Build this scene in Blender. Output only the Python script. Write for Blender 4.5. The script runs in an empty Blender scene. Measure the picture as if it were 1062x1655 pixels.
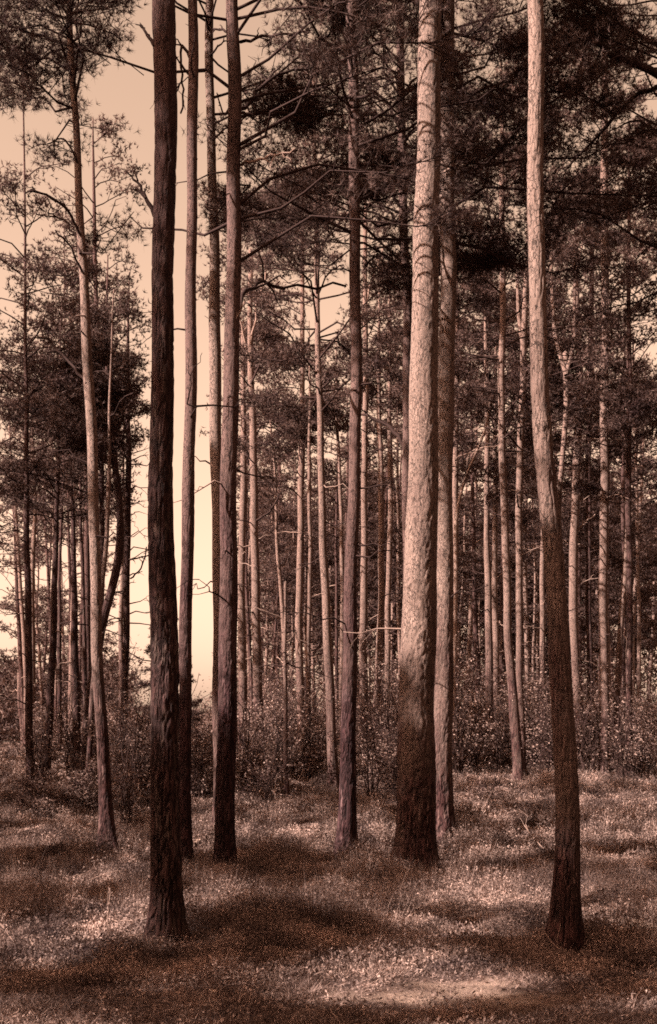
import bpy, math, random
import numpy as np
R_ = math.radians
rng = np.random.default_rng(7)
random.seed(7)
S = bpy.context.scene
C = S.collection

# ------------------------------------------------------------------ camera, sky, sun
F, CX, HY, EYE = 2000.0, 531.0, 1200.0, 1.6          # focal length and horizon in pixels of the 1062x1655 photograph
cam = bpy.data.objects.new('camera', bpy.data.cameras.new('camera')); C.objects.link(cam); S.camera = cam
cam.location = (0, 0, EYE); cam.rotation_euler = (R_(90), 0, 0)
cd = cam.data; cd.sensor_fit = 'VERTICAL'; cd.sensor_height = 36; cd.lens = F/1655*36
cd.shift_y = (HY-827.5)/1655; cd.clip_start = .1; cd.clip_end = 2000

AZ, EL = R_(63), R_(38)                               # sun: behind the camera's left shoulder
SUN = np.array([-math.sin(AZ)*math.cos(EL), -math.cos(AZ)*math.cos(EL), math.sin(EL)])
w = bpy.data.worlds.new('World'); S.world = w; w.use_nodes = True
nt = w.node_tree; nt.nodes.clear()
sky = nt.nodes.new('ShaderNodeTexSky'); sky.sky_type = 'NISHITA'; sky.sun_disc = False
sky.sun_elevation = EL; sky.sun_rotation = R_(180)+AZ; sky.dust_density = 3
bw = nt.nodes.new('ShaderNodeRGBToBW'); mul = nt.nodes.new('ShaderNodeMixRGB'); mul.blend_type = 'MULTIPLY'
mul.inputs[0].default_value = 1; mul.inputs[2].default_value = (1.0, .645, .45, 1)
bg = nt.nodes.new('ShaderNodeBackground'); bg.inputs[1].default_value = .135
wo = nt.nodes.new('ShaderNodeOutputWorld')
nt.links.new(sky.outputs[0], bw.inputs[0]); nt.links.new(bw.outputs[0], mul.inputs[1])
nt.links.new(mul.outputs[0], bg.inputs[0]); nt.links.new(bg.outputs[0], wo.inputs[0])
sl = bpy.data.lights.new('sun', 'SUN'); sl.energy = 5; sl.angle = R_(.5); sl.color = (1, .92, .85)
so = bpy.data.objects.new('sun', sl); C.objects.link(so)
from mathutils import Vector
so.rotation_euler = Vector(SUN).to_track_quat('Z', 'Y').to_euler()
S.view_settings.view_transform = 'Standard'; S.view_settings.look = 'None'
S.view_settings.exposure = 1.74; S.view_settings.gamma = 1
cy = S.cycles; cy.max_bounces = 3; cy.diffuse_bounces = 1; cy.glossy_bounces = 1; cy.transparent_max_bounces = 4
cy.use_denoising = False; cy.pixel_filter_type = 'BLACKMAN_HARRIS'; cy.filter_width = 1.7

# ------------------------------------------------------------------ numpy helpers
def vnoise(P, seed=0):
    P = np.asarray(P, float); I = np.floor(P).astype(np.int64); f = P-I; f = f*f*(3-2*f)
    def h(o):
        v = (I[:, 0]+o[0])*374761393+(I[:, 1]+o[1])*668265263+(I[:, 2]+o[2])*2147483647+seed*974634777
        v = (v ^ (v >> 13))*1274126177 & 0xffffffff
        return ((v ^ (v >> 16)) & 0xffff)/65535.
    r = 0
    for a in (0, 1):
        for b in (0, 1):
            for c in (0, 1):
                wt = (f[:, 0] if a else 1-f[:, 0])*(f[:, 1] if b else 1-f[:, 1])*(f[:, 2] if c else 1-f[:, 2])
                r = r+wt*h((a, b, c))
    return r*2-1

def unit(v): return v/np.maximum(np.linalg.norm(v, axis=-1, keepdims=True), 1e-9)

class MB:
    def __init__(s): s.V = []; s.Q = []; s.T = []; s.n = 0; s.A = []; s.tm = []; s.qm = []
    def add(s, V, Q=None, T=None, a=0., m=0):
        V = np.asarray(V, float)
        if Q is not None and len(Q): s.Q.append(np.asarray(Q)+s.n); s.qm.append(np.full(len(Q), m))
        if T is not None and len(T): s.T.append(np.asarray(T)+s.n); s.tm.append(np.full(len(T), m))
        s.V.append(V); s.A.append(np.broadcast_to(np.asarray(a, float), (len(V),))); s.n += len(V)
    def build(s, name, mats, parent=None, origin=(0, 0, 0), smooth=False, attr=None):
        me = bpy.data.meshes.new(name)
        V = np.concatenate(s.V)-np.asarray(origin) if s.V else np.zeros((0, 3))
        Q = np.concatenate(s.Q) if s.Q else np.zeros((0, 4), int)
        T = np.concatenate(s.T) if s.T else np.zeros((0, 3), int)
        me.vertices.add(len(V)); me.vertices.foreach_set('co', V.astype(np.float32).ravel())
        loops = np.concatenate([Q.ravel(), T.ravel()]).astype(np.int32)
        me.loops.add(len(loops)); me.loops.foreach_set('vertex_index', loops)
        me.polygons.add(len(Q)+len(T))
        st = np.concatenate([np.arange(len(Q))*4, len(Q)*4+np.arange(len(T))*3]).astype(np.int32)
        me.polygons.foreach_set('loop_start', st)
        mi = np.concatenate(s.qm+s.tm) if (s.qm or s.tm) else np.zeros(0)
        me.polygons.foreach_set('material_index', mi.astype(np.int32))
        if attr:
            at = me.attributes.new(attr, 'FLOAT', 'POINT'); at.data.foreach_set('value', np.concatenate(s.A).astype(np.float32))
        me.update(calc_edges=True)
        if smooth: me.polygons.foreach_set('use_smooth', np.ones(len(me.polygons), bool))
        for m in (mats if isinstance(mats, (list, tuple)) else [mats]): me.materials.append(m)
        o = bpy.data.objects.new(name, me); C.objects.link(o)
        if parent is not None: o.parent = parent
        else: o.location = origin
        return o

def tube(mb, P, r, n=6, a=0., m=0, cap=True):
    P = np.asarray(P, float); r = np.broadcast_to(np.asarray(r, float), (len(P),))
    t = np.gradient(P, axis=0); t = unit(t)
    ref = np.array([1., 0, 0]) if abs(t[:, 2]).mean() > .6 else np.array([0, 0, 1.])
    u = unit(np.cross(t, ref)); v = np.cross(t, u)
    th = np.linspace(0, 2*math.pi, n, endpoint=False)
    V = P[:, None]+r[:, None, None]*(np.cos(th)[None, :, None]*u[:, None]+np.sin(th)[None, :, None]*v[:, None])
    k = len(P); i = np.arange(k-1)[:, None]*n; j = np.arange(n)[None]; j2 = (j+1) % n
    Q = np.stack([i+j, i+j2, i+n+j2, i+n+j], -1).reshape(-1, 4)
    V = V.reshape(-1, 3); T = []
    if cap:
        V = np.concatenate([V, P[-1:]+t[-1:]*r[-1]*.6]); b = (k-1)*n; T = [[b+q, b+(q+1) % n, k*n] for q in range(n)]
    mb.add(V, Q, T, a=a, m=m)

def sticks(mb, A, B, ra, rb, m=0):
    n = len(A)
    if not n: return
    t = unit(B-A); ref = np.where(abs(t[:, 2:3]) > .9, [[1., 0, 0]], [[0, 0, 1.]])
    u = unit(np.cross(t, ref)); v = np.cross(t, u); vs = []
    for P, r in ((A, ra), (B, rb)):
        for k in range(3):
            th = k*2.0944; vs.append(P+r*(math.cos(th)*u+math.sin(th)*v))
    V = np.stack(vs, 1).reshape(-1, 3); b = np.arange(n)[:, None]*6
    Q = np.concatenate([b+np.array([[0, 1, 4, 3]]), b+np.array([[1, 2, 5, 4]]), b+np.array([[2, 0, 3, 5]])])
    mb.add(V, Q, m=m)

def blades(mb, P, D, L, W, a=0., m=0):
    """thin triangles growing from P along D"""
    n = len(P)
    if not n: return
    D = unit(D); side = unit(np.cross(D, rng.normal(size=(n, 3))))
    L = np.broadcast_to(L, (n,))[:, None]; W = np.broadcast_to(W, (n,))[:, None]
    V = np.stack([P-side*W*.5, P+side*W*.5, P+D*L], 1).reshape(-1, 3)
    mb.add(V, T=np.arange(n*3).reshape(-1, 3), a=np.repeat(np.broadcast_to(a, (n,)), 3), m=m)

def leaves(mb, P, D, L, W, a=0., m=0):
    n = len(P)
    if not n: return
    D = unit(D); side = unit(np.cross(D, rng.normal(size=(n, 3)))); nn = np.cross(D, side)
    L = np.broadcast_to(L, (n,))[:, None]; W = np.broadcast_to(W, (n,))[:, None]
    V = np.stack([P, P+D*L*.5+side*W*.5+nn*L*.1, P+D*L, P+D*L*.5-side*W*.5+nn*L*.1], 1).reshape(-1, 3)
    mb.add(V, np.arange(n*4).reshape(-1, 4), a=np.repeat(np.broadcast_to(a, (n,)), 4), m=m)

# ------------------------------------------------------------------ materials
def newmat(name):
    m = bpy.data.materials.new(name); m.use_nodes = True; t = m.node_tree
    b = t.nodes['Principled BSDF']; b.inputs['Roughness'].default_value = .9
    b.inputs['Specular IOR Level'].default_value = .15
    return m, t, b
def nd(t, typ, **k):
    n = t.nodes.new(typ)
    for a, v in k.items(): setattr(n, a, v)
    return n
def noise(t, vec, scale, detail=4, rough=.55):
    n = nd(t, 'ShaderNodeTexNoise'); n.inputs['Scale'].default_value = scale; n.inputs['Detail'].default_value = detail
    n.inputs['Roughness'].default_value = rough; t.links.new(vec, n.inputs['Vector']); return n.outputs['Fac']
def mapr(t, v, a, b, c=0., d=1.):
    n = nd(t, 'ShaderNodeMapRange'); n.inputs[1].default_value = a; n.inputs[2].default_value = b
    n.inputs[3].default_value = c; n.inputs[4].default_value = d; t.links.new(v, n.inputs[0]); return n.outputs[0]
def mth(t, op, a, b=None):
    n = nd(t, 'ShaderNodeMath', operation=op)
    for i, v in enumerate((a, b)):
        if v is None: continue
        if isinstance(v, (int, float)): n.inputs[i].default_value = v
        else: t.links.new(v, n.inputs[i])
    return n.outputs[0]
def mixc(t, f, a, b):
    n = nd(t, 'ShaderNodeMixRGB')
    for i, v in enumerate((f, a, b)):
        if isinstance(v, (int, float)): n.inputs[i].default_value = v
        elif isinstance(v, tuple): n.inputs[i].default_value = (*v, 1)
        else: t.links.new(v, n.inputs[i])
    return n.outputs[0]
def scaled(t, vec, s):
    n = nd(t, 'ShaderNodeMapping'); n.inputs['Scale'].default_value = s; t.links.new(vec, n.inputs['Vector']); return n.outputs[0]

def bark(name, low, high, z0, z1, k=1.):
    m, t, b = newmat(name)
    tc = nd(t, 'ShaderNodeTexCoord').outputs['Object']
    oi = nd(t, 'ShaderNodeObjectInfo')
    va = nd(t, 'ShaderNodeVectorMath', operation='ADD'); t.links.new(tc, va.inputs[0])
    cmb = nd(t, 'ShaderNodeCombineXYZ'); rr = mth(t, 'MULTIPLY', oi.outputs['Random'], 37.)
    for i in range(3): t.links.new(rr, cmb.inputs[i])
    t.links.new(cmb.outputs[0], va.inputs[1]); P = va.outputs[0]
    sep = nd(t, 'ShaderNodeSeparateXYZ'); t.links.new(tc, sep.inputs[0])
    big = noise(t, scaled(t, P, (2, 2, .8)), 1.2, 3)
    hz = mth(t, 'ADD', sep.outputs[2], mapr(t, big, .3, .7, -1.6, 1.6))
    up = mapr(t, hz, z0, z1)
    # furrowed plates low down
    n1 = noise(t, scaled(t, P, (17*k, 17*k, 3.6*k)), 1, 3)
    cr = mapr(t, mth(t, 'ABSOLUTE', mth(t, 'SUBTRACT', n1, .5)), .0, .075, 1., 0.)
    at = nd(t, 'ShaderNodeAttribute', attribute_name='crack').outputs['Fac']
    crack = mth(t, 'MAXIMUM', mth(t, 'MULTIPLY', cr, .75), at)
    fine = noise(t, scaled(t, P, (60, 60, 22)), 1, 5, .7)
    mott = noise(t, scaled(t, P, (9, 9, 3.0)), 1, 4)
    c1 = mixc(t, mapr(t, fine, .3, .75), tuple(x*.55 for x in low), tuple(x*1.35 for x in low))
    c1 = mixc(t, mapr(t, noise(t, scaled(t, P, (24, 24, 3.)), 1, 3), .54, .66, 0, .75), c1, tuple(x*m_ for x, m_ in zip(low, (2.6, 3.6, 3.4))))
    c1 = mixc(t, mapr(t, noise(t, scaled(t, P, (11, 11, 1.6)), 1, 3), .5, .62, 0, .6), c1, tuple(x*.4 for x in low))
    c1 = mixc(t, crack, c1, tuple(x*.14 for x in low))
    # flaking papery bark higher up, with dark flecks
    fl = noise(t, scaled(t, P, (34, 34, 15)), 1, 4, .65)
    fleck = mapr(t, fl, .58, .64)
    c2 = mixc(t, mapr(t, mott, .3, .7), tuple(x*.66 for x in high), tuple(x*1.2 for x in high))
    c2 = mixc(t, mapr(t, noise(t, scaled(t, P, (5, 5, 1.1)), 1, 3), .52, .66, 0, .6), c2, tuple(x*.45 for x in high))
    c2 = mixc(t, mapr(t, fine, .35, .7, 0, .45), c2, tuple(x*.55 for x in high))
    c2 = mixc(t, mth(t, 'MULTIPLY', fleck, .85), c2, tuple(x*.22 for x in high))
    vo = nd(t, 'ShaderNodeTexVoronoi', feature='DISTANCE_TO_EDGE'); vo.inputs['Scale'].default_value = 1
    vv = nd(t, 'ShaderNodeVectorMath', operation='ADD'); t.links.new(scaled(t, P, (32, 32, 13)), vv.inputs[0])
    wn = nd(t, 'ShaderNodeTexNoise'); wn.inputs['Scale'].default_value = 1.; t.links.new(scaled(t, P, (44, 44, 20)), wn.inputs['Vector']); t.links.new(wn.outputs['Color'], vv.inputs[1])
    t.links.new(vv.outputs[0], vo.inputs['Vector']); ve = mapr(t, vo.outputs['Distance'], .0, .09, 1, 0)
    ve = mth(t, 'MULTIPLY', ve, mapr(t, mott, .42, .58))
    c2 = mixc(t, mth(t, 'MULTIPLY', ve, .7), c2, tuple(x*.25 for x in high))
    col = mixc(t, up, c1, c2)
    t.links.new(col, b.inputs['Base Color'])
    hh = mth(t, 'SUBTRACT', mth(t, 'MULTIPLY', fine, .35), mixc(t, up, crack, mth(t, 'MULTIPLY', mth(t, 'MAXIMUM', fleck, ve), .7)))
    bp = nd(t, 'ShaderNodeBump'); bp.inputs['Strength'].default_value = .9; bp.inputs['Distance'].default_value = .02
    t.links.new(hh, bp.inputs['Height']); t.links.new(bp.outputs[0], b.inputs['Normal'])
    return m
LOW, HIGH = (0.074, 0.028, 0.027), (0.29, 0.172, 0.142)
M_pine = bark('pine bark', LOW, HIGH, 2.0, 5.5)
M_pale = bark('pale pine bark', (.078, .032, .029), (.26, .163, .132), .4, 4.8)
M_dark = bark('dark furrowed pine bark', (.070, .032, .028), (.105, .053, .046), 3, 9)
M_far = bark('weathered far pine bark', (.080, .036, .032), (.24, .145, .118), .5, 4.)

M_shade = bark('shade-toned pine bark', (.060, .024, .024), (.15, .083, .070), 2., 6.)  # bark darkened to stand in for shade on trunks the sun still reaches
def foliage(name, dark, light, scale=1.2, trans=.25):
    m, t, b = newmat(name)
    g = nd(t, 'ShaderNodeNewGeometry')
    tc = nd(t, 'ShaderNodeTexCoord').outputs['Object']
    a = nd(t, 'ShaderNodeAttribute', attribute_name='tone').outputs['Fac']
    n = noise(t, tc, scale, 2)
    f = mth(t, 'ADD', mapr(t, n, .3, .7, 0, .45), mth(t, 'MULTIPLY', mth(t, 'POWER', a, 2.1), .6))
    col = mixc(t, f, dark, light)
    t.links.new(col, b.inputs['Base Color']); b.inputs['Roughness'].default_value = .7
    if trans:
        tr = nd(t, 'ShaderNodeBsdfTranslucent'); t.links.new(col, tr.inputs[0])
        mx = nd(t, 'ShaderNodeMixShader'); mx.inputs[0].default_value = trans
        t.links.new(b.outputs[0], mx.inputs[1]); t.links.new(tr.outputs[0], mx.inputs[2])
        t.links.new(mx.outputs[0], t.nodes['Material Output'].inputs[0])
    return m
M_needle = foliage('pine needles', (.018, .0052, .0064), (.21, .125, .102))
M_shrub = foliage('shrub leaves', (.032, .0100, .0125), (.46, .295, .24), 2.)
M_cover = foliage('heather and bilberry leaves', (.016, .0056, .0080), (.52, .335, .275), 1.6)
M_wood, t_, b_ = newmat('dead wood')
b_.inputs['Base Color'].default_value = (.035, .017, .014, 1)
M_pwood, t_, b_ = newmat('bleached dead wood')
b_.inputs['Base Color'].default_value = (.24, .148, .118, 1)

M_soil, t_, b_ = newmat('sandy forest soil')
tc_ = nd(t_, 'ShaderNodeTexCoord').outputs['Object']
at_ = nd(t_, 'ShaderNodeAttribute', attribute_name='sand').outputs['Fac']
n_ = noise(t_, tc_, 5, 6, .65); n2_ = noise(t_, tc_, 45, 4, .7)
c_ = mixc(t_, mapr(t_, n_, .35, .7), (0.042, 0.021, 0.0175), (0.119, 0.0686, 0.0546))
c_ = mixc(t_, mapr(t_, n2_, .4, .7, 0, .6), c_, (0.028, 0.014, 0.0119))
cs_ = mixc(t_, mapr(t_, n2_, .35, .7), (0.195, 0.12, 0.0938), (0.39, 0.255, 0.195))
c_ = mixc(t_, at_, c_, cs_)
t_.links.new(c_, b_.inputs['Base Color'])
bp_ = nd(t_, 'ShaderNodeBump'); bp_.inputs['Strength'].default_value = .8; bp_.inputs['Distance'].default_value = .03
t_.links.new(n2_, bp_.inputs['Height']); t_.links.new(bp_.outputs[0], b_.inputs['Normal'])
M_stone, t_, b_ = newmat('pale stone')
tc_ = nd(t_, 'ShaderNodeTexCoord').outputs['Object']; n_ = noise(t_, tc_, 14, 5)
t_.links.new(mixc(t_, n_, (.35, .21, .16), (.75, .5, .38)), b_.inputs['Base Color'])

# ------------------------------------------------------------------ terrain
def gz(x, y):
    x = np.asarray(x, float); y = np.asarray(y, float); sh = np.broadcast(x, y).shape
    x = np.broadcast_to(x, sh).ravel(); y = np.broadcast_to(y, sh).ravel()
    z = np.interp(y, [-50, 8, 18, 22, 27, 34, 45, 70, 500], [0, 0, .02, .16, .55, 1.1, 1.35, 1.4, 1.6])
    z = z+.48*np.exp(-(((x+.35-(y-18.6)*.12)/1.7)**2+((y-20.6)/1.9)**2))        # hummock behind the middle trunks
    z = z+.20*np.exp(-(((x-3.2)/2.2)**2+((y-19.5)/2.0)**2))+.16*np.exp(-(((x+4.2)/1.8)**2+((y-15.5)/1.4)**2))
    z = z-.10*np.exp(-(((x-1.2)/3)**2+((y-16.2)/1.2)**2))
    P = np.stack([x*.55, y*.55, x*0], 1)
    k = np.clip((y-7.6)/2.5, .15, 1)
    z = z+k*(.12*vnoise(P, 3)+.085*vnoise(P*2.9, 4)+.038*vnoise(P*8, 5))
    return z.reshape(sh)
def at_ground(px, py):
    """the point where the sight line through this spot of the photograph meets the ground"""
    d = np.arange(5, 60, .05); x = (px-CX)/F*d; z = EYE-(py-HY)/F*d; g = gz(x, d); k = np.argmax(z <= g)
    if z[k] > g[k]: k = len(d)-1
    return float(x[k]), float(d[k]), float(g[k])
def pt(px, py, d): return np.array([(px-CX)/F*d, d, EYE-(py-HY)/F*d])

def sand(x, y):
    s = 1.2*np.exp(-(((x-.75-(y-7.8)*.3)/.62)**2+((y-7.85)/.42)**2)**1.3)
    s = s+np.exp(-(((x-2.75)/.55)**2+((y-10.6)/.42)**2)**1.5)
    s = s+.8*np.exp(-(((x+2.0)/.55)**2+((y-20.6)/1.1)**2)**1.5)
    q = np.stack([np.ravel(x)*2.6, np.ravel(y)*4.5, 0*np.ravel(x)], 1); q = (vnoise(q, 61)+.5*vnoise(q*2.7, 62)).reshape(np.shape(s))
    return np.clip(s*1.15+q*.55-.12, 0, 1)*(s > .08)
def bare(x, y):
    x = np.asarray(x); e = 8.75+.22*np.sin(x*1.3)+.2*vnoise(np.stack([x*2.1, y*0, y*0], 1), 9)
    b = np.clip((e-y)/.5, 0, 1)
    return np.clip(b*.93+sand(x, y)*1.1, 0, 1)

ys = np.concatenate([np.linspace(-45, 5, 22)[:-1], np.arange(5, 13, .07), np.arange(13, 24, .13), np.arange(24, 48, .5), np.geomspace(48, 700, 26)])
xs = np.arange(-7, 7.01, .09); xo = np.geomspace(7.3, 420, 34); xs = np.concatenate([-xo[::-1], xs, xo])
X, Y = np.meshgrid(xs, ys); Z = gz(X, Y)
nx, ny = len(xs), len(ys); g = MB(); i = np.arange(ny-1)[:, None]*nx; j = np.arange(nx-1)[None]
g.add(np.stack([X, Y, Z], -1).reshape(-1, 3), np.stack([i+j, i+j+1, i+nx+j+1, i+nx+j], -1).reshape(-1, 4), a=sand(X, Y).ravel())
o = g.build('ground', M_soil, smooth=True, attr='sand'); o['kind'] = 'structure'

# ------------------------------------------------------------------ where foliage hangs (0 open .. 9 dense), 40-pixel cells of the photograph
GRID = """
8873000011137757679998874457
9630000112688454699568863333
6310000125996334699668973311
1210000146995556788688984000
1035100468998776788778983111
4147400258999878888788987777
6335200568866568876478876666
5322500577643434574347776555
1253400157742134576437665777
2376300566632244467644233777
6368300455641434567655224555
6575400256511325667755243666
5477700156512562666775543244
5689900156744442566555555455
7889900256674445556556577666
5798600335786555363466677577
4687400345875554252366664777
4687200355323553153464553777
7676100034423664153563653777
4566100024555765365676765888
3233100133776775576777877888
3122100033876886577777888888
1122000033886786677777877888
4322000033886786677777777888
5433111033875676677777777888
5564353133765565566666666777
5666664144544555566666666777
6777776355665566666666666777
""".split()
G = np.array([[int(c) for c in (r+r[-1]*27)[:27]] for r in GRID])/10.
G[0:5, 9:13] = np.minimum(.9, G[0:5, 9:13]+.15); G[3:10, 0:5] += np.where(G[3:10, 0:5] > .15, .2, 0)
def cover(P):
    """wanted leaf cover around a point, as seen from where the photographer stood; 0..1"""
    y = np.maximum(P[:, 1], 1); px = CX+F*P[:, 0]/y; py = HY-F*(P[:, 2]-EYE)/y
    u = np.clip((px-60)/40, 0, 24.); v = np.clip((py-60)/40, 0, len(G)-1.)
    a = np.floor(u).astype(int); b = np.floor(v).astype(int); a2 = np.minimum(a+1, 24); b2 = np.minimum(b+1, len(G)-1); fu = u-a; fv = v-b
    c = G[b, a]*(1-fu)*(1-fv)+G[b, a2]*fu*(1-fv)+G[b2, a]*(1-fu)*fv+G[b2, a2]*fu*fv
    out = (px < -20) | (px > 1085) | (py < -30)
    return np.where(out, .75, c)
LIT, DARK, SPOT = [], [], []                                             # LIT, SPOT: foliage pruned to let sun in; DARK: shaded by added boughs
def keep(P, dens=1., gam=1., sun=True):
    c = cover(P); p = -np.log(1-np.clip(c, 0, .86))/1.4
    yy = np.maximum(P[:, 1], 1); qx = CX+F*P[:, 0]/yy; qy = HY-F*(P[:, 2]-EYE)/yy
    p = np.where((qx > 884) & (qx < 942) & (qy > 480) & (qy < 800) & (P[:, 1] < 32) & (P[:, 1] > 8), p*.25, p)
    p = np.where(c < .17, 0, p)**gam*dens
    k = rng.random(len(P)) < p
    if LIT and sun:
        Q = np.array(LIT); v = P[:, None]-Q[None]; t = v@SUN; dd = np.linalg.norm(v-t[..., None]*SUN, axis=-1)
        k &= ~(((t > .4) & (dd < .58)).any(1))
    if SPOT and sun:
        Q = np.array(SPOT); v = P[:, None]-Q[None]; t = v@SUN; dd = np.linalg.norm(v-t[..., None]*SUN, axis=-1)
        k &= ~(((t > 1.8) & (dd < .40)).any(1))
    return k

for (x0, y0), (x1, y1) in [((40, 1545), (240, 1500)), ((40, 1530), (230, 1490)), ((300, 1478), (430, 1448)), ((60, 1375), (160, 1372)), ((80, 1445), (240, 1405)), ((390, 1372), (470, 1362)), ((400, 1350), (555, 1318)),
        ((630, 1330), (640, 1380)), ((600, 1590), (760, 1585)), ((620, 1605), (750, 1600)), ((640, 1572), (740, 1572)), ((310, 1385), (345, 1350)), ((945, 1258), (1040, 1250)), ((960, 1500), (1050, 1495)), ((730, 1285), (850, 1292)), ((780, 1310), (850, 1325)),
        ((800, 1465), (890, 1450)), ((945, 1395), (1040, 1385)), ((735, 1360), (800, 1352)), ((560, 1440), (640, 1415)), ((945, 1305), (1040, 1293)), ((720, 1505), (780, 1500))]:
    for f_ in np.linspace(0, 1, max(2, int(abs(x1-x0)/28))): SPOT.append(np.array(at_ground(x0+(x1-x0)*f_, y0+(y1-y0)*f_)))
for (x0, y0), (x1, y1) in [((40, 1480), (230, 1462)), ((60, 1410), (240, 1385)), ((60, 1590), (300, 1570)), ((300, 1560), (520, 1545)), ((400, 1500), (640, 1520)), ((390, 1400), (560, 1385)), ((400, 1440), (540, 1415)), ((450, 1350), (545, 1342)), ((690, 1400), (890, 1425)),
        ((690, 1440), (880, 1400)), ((690, 1485), (790, 1465)), ((830, 1310), (890, 1330)), ((945, 1332), (1040, 1322)), ((800, 1545), (1040, 1530)), ((850, 1570), (1040, 1560)), ((40, 1290), (150, 1330)), ((650, 1300), (640, 1270)), ((300, 1500), (420, 1490))]:
    for f_ in np.linspace(0, 1, max(2, int(abs(x1-x0)/13))): DARK.append(np.array(at_ground(x0+(x1-x0)*f_, y0+(y1-y0)*f_)))
for px, py, d_ in [(x_, y_, 30) for x_ in (420, 450, 500, 735, 760, 785, 810, 850, 870, 945, 970, 1000) for y_ in (1130, 1165, 1205)]+[(x_, y_, 27) for x_ in (610, 630) for y_ in (1090, 1130, 1170, 1210, 1245)]+[(x_, y_, 23) for x_ in (195, 215, 320) for y_ in (1160, 1210, 1260)]+[(x_, y_, 42) for x_ in (420, 470, 520, 700, 820, 900) for y_ in (1130, 1165)]:
    SPOT.append(pt(px, py, d_))
# ------------------------------------------------------------------ trees
def empty(name, loc, label=None, cat=None, group=None):
    o = bpy.data.objects.new(name, None); o.location = loc; o.empty_display_size = .3; C.objects.link(o)
    if label: o['label'] = label
    if cat: o['category'] = cat
    if group: o['group'] = group
    return o

def spray_foliage(mb, Cn, wx, K, nn, L, W, flat=.45, m=1):
    """tufts of needles around twig points"""
    n = len(Cn)
    if not n: return
    off = rng.normal(size=(n, K, 3))*wx*np.array([1, 1, flat]); T = (Cn[:, None]+off).reshape(-1, 3)
    tone = np.repeat(rng.random(n), K)*.6+rng.random(n*K)*.4
    D = rng.normal(size=(len(T), nn, 3))*.8+np.array([0, 0, .45])+unit(off.reshape(-1, 3))[:, None]*.6
    P = np.repeat(T, nn, 0)
    blades(mb, P, D.reshape(-1, 3), L*rng.uniform(.7, 1.25, len(P)), W, a=np.repeat(tone, nn), m=m)

def crown(mb, path, H, hc, Rr, nl, d, masked=True, dens=1., limbs=None, K=12, nn=7):
    """limbs with twigs and needle pads; path(h) gives the trunk axis"""
    px = d/1237.
    L, W = max(.095, 3.3*px), max(.007, (.60 if d < 24 else .9)*px)
    if d < 24: nn = 12
    allS = []; allA = []
    for q in range(nl):
        f = (q+rng.random())/nl; h = hc+(H-hc)*f**.92; sh = (1-f)**.6*(.55+.45*min(1, f*5+.4))
        Ln = Rr*sh*rng.uniform(.65, 1.15)+.25; az = rng.uniform(0, 2*math.pi); up = rng.uniform(.05, .55)+f*.4
        s = np.linspace(0, 1, 6); dirh = np.array([math.cos(az), math.sin(az), 0])
        B = path(h)+s[:, None]*dirh*Ln+np.stack([0*s, 0*s, Ln*(up*s-.45*up*s**2+.05*np.sin(s*6+q))], 1)
        B[1:] += rng.normal(size=(5, 3))*.035*Ln
        ns = int(5+Ln*9); ss = rng.uniform(.3, 1.02, ns); bp = np.stack([np.interp(ss, s, B[:, c]) for c in range(3)], 1)
        side = np.array([-dirh[1], dirh[0], 0]); wd = (1.1-ss)*.55*Ln
        Pn = bp+side*(rng.uniform(-1, 1, ns)*wd)[:, None]+dirh*(rng.uniform(.05, .3, ns)*Ln*.5)[:, None]
        Pn[:, 2] += rng.uniform(-.02, .22, ns)
        kp = keep(Pn, dens, sun=abs(Rr-2.1) > 1e-6) if masked else (rng.random(ns) < dens)
        if masked and not kp.any() and rng.random() < .75: continue
        if masked and kp.sum() < .1*ns and d < 24: kp[:] = False
        if masked and d < 24 and not kp.any(): continue
        if masked and d < 40 and abs(Rr-2.1) > 1e-6 and (cover(B[2:]) < (.26 if d < 20 else .2)).mean() > (.28 if d < 20 else .3): continue
        if kp.any():
            e = min(1, ss[kp].max()+.05); B = np.stack([np.interp(s*e, s, B[:, c]) for c in range(3)], 1)
        if limbs is None: tube(mb, B, np.linspace(.008+.0045*Ln, .004, 6)+px*.1, 5)
        else: limbs.append((B, np.linspace(.008+.0045*Ln, .004, 6)+px*.1))
        allS.append(Pn[kp]); allA.append(bp[kp])
    if allS:
        A = np.concatenate(allA); Sx = np.concatenate(allS)
        sticks(mb, A, Sx, .006+px*.08, .004+px*.06)
        spray_foliage(mb, Sx, .125, K, nn, L, W)

def twig_path(P0, dirv, L, n=5, droop=-.2):
    s = np.linspace(0, 1, n); B = P0+s[:, None]*unit(dirv)*L; B[:, 2] += droop*L*s**2*rng.uniform(.2, 1.4)
    B[1:] += rng.normal(size=(n-1, 3))*.05*L; return B

def dead_branch(root, base, P, r0, r1, mat, side=4, lead=None, label=None):
    """a bare branch with a few side twigs"""
    mb = MB(); P = np.asarray(P, float); k = len(P); s = np.linspace(0, 1, k); S2 = np.linspace(0, 1, k*3)
    Q = np.stack([np.interp(S2, s, P[:, c]) for c in range(3)], 1)
    Q[1:-1] = .5*Q[1:-1]+.25*(Q[:-2]+Q[2:]); ln = np.linalg.norm(P[-1]-P[0])
    Q[1:] += rng.normal(size=Q[1:].shape)*ln*.012
    tube(mb, Q, r0+(r1-r0)*S2, 6)
    for _ in range(side):
        i = rng.integers(len(Q)//4, len(Q)); dv = unit(Q[i]-Q[i-1])+rng.normal(size=3)*.7
        tube(mb, twig_path(Q[i], dv, ln*rng.uniform(.12, .3)), np.linspace(r1*.9+.002, .003, 5), 4)
    o = mb.build('dead_branch', mat, root, base)
    if label: o['label'] = label

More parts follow.
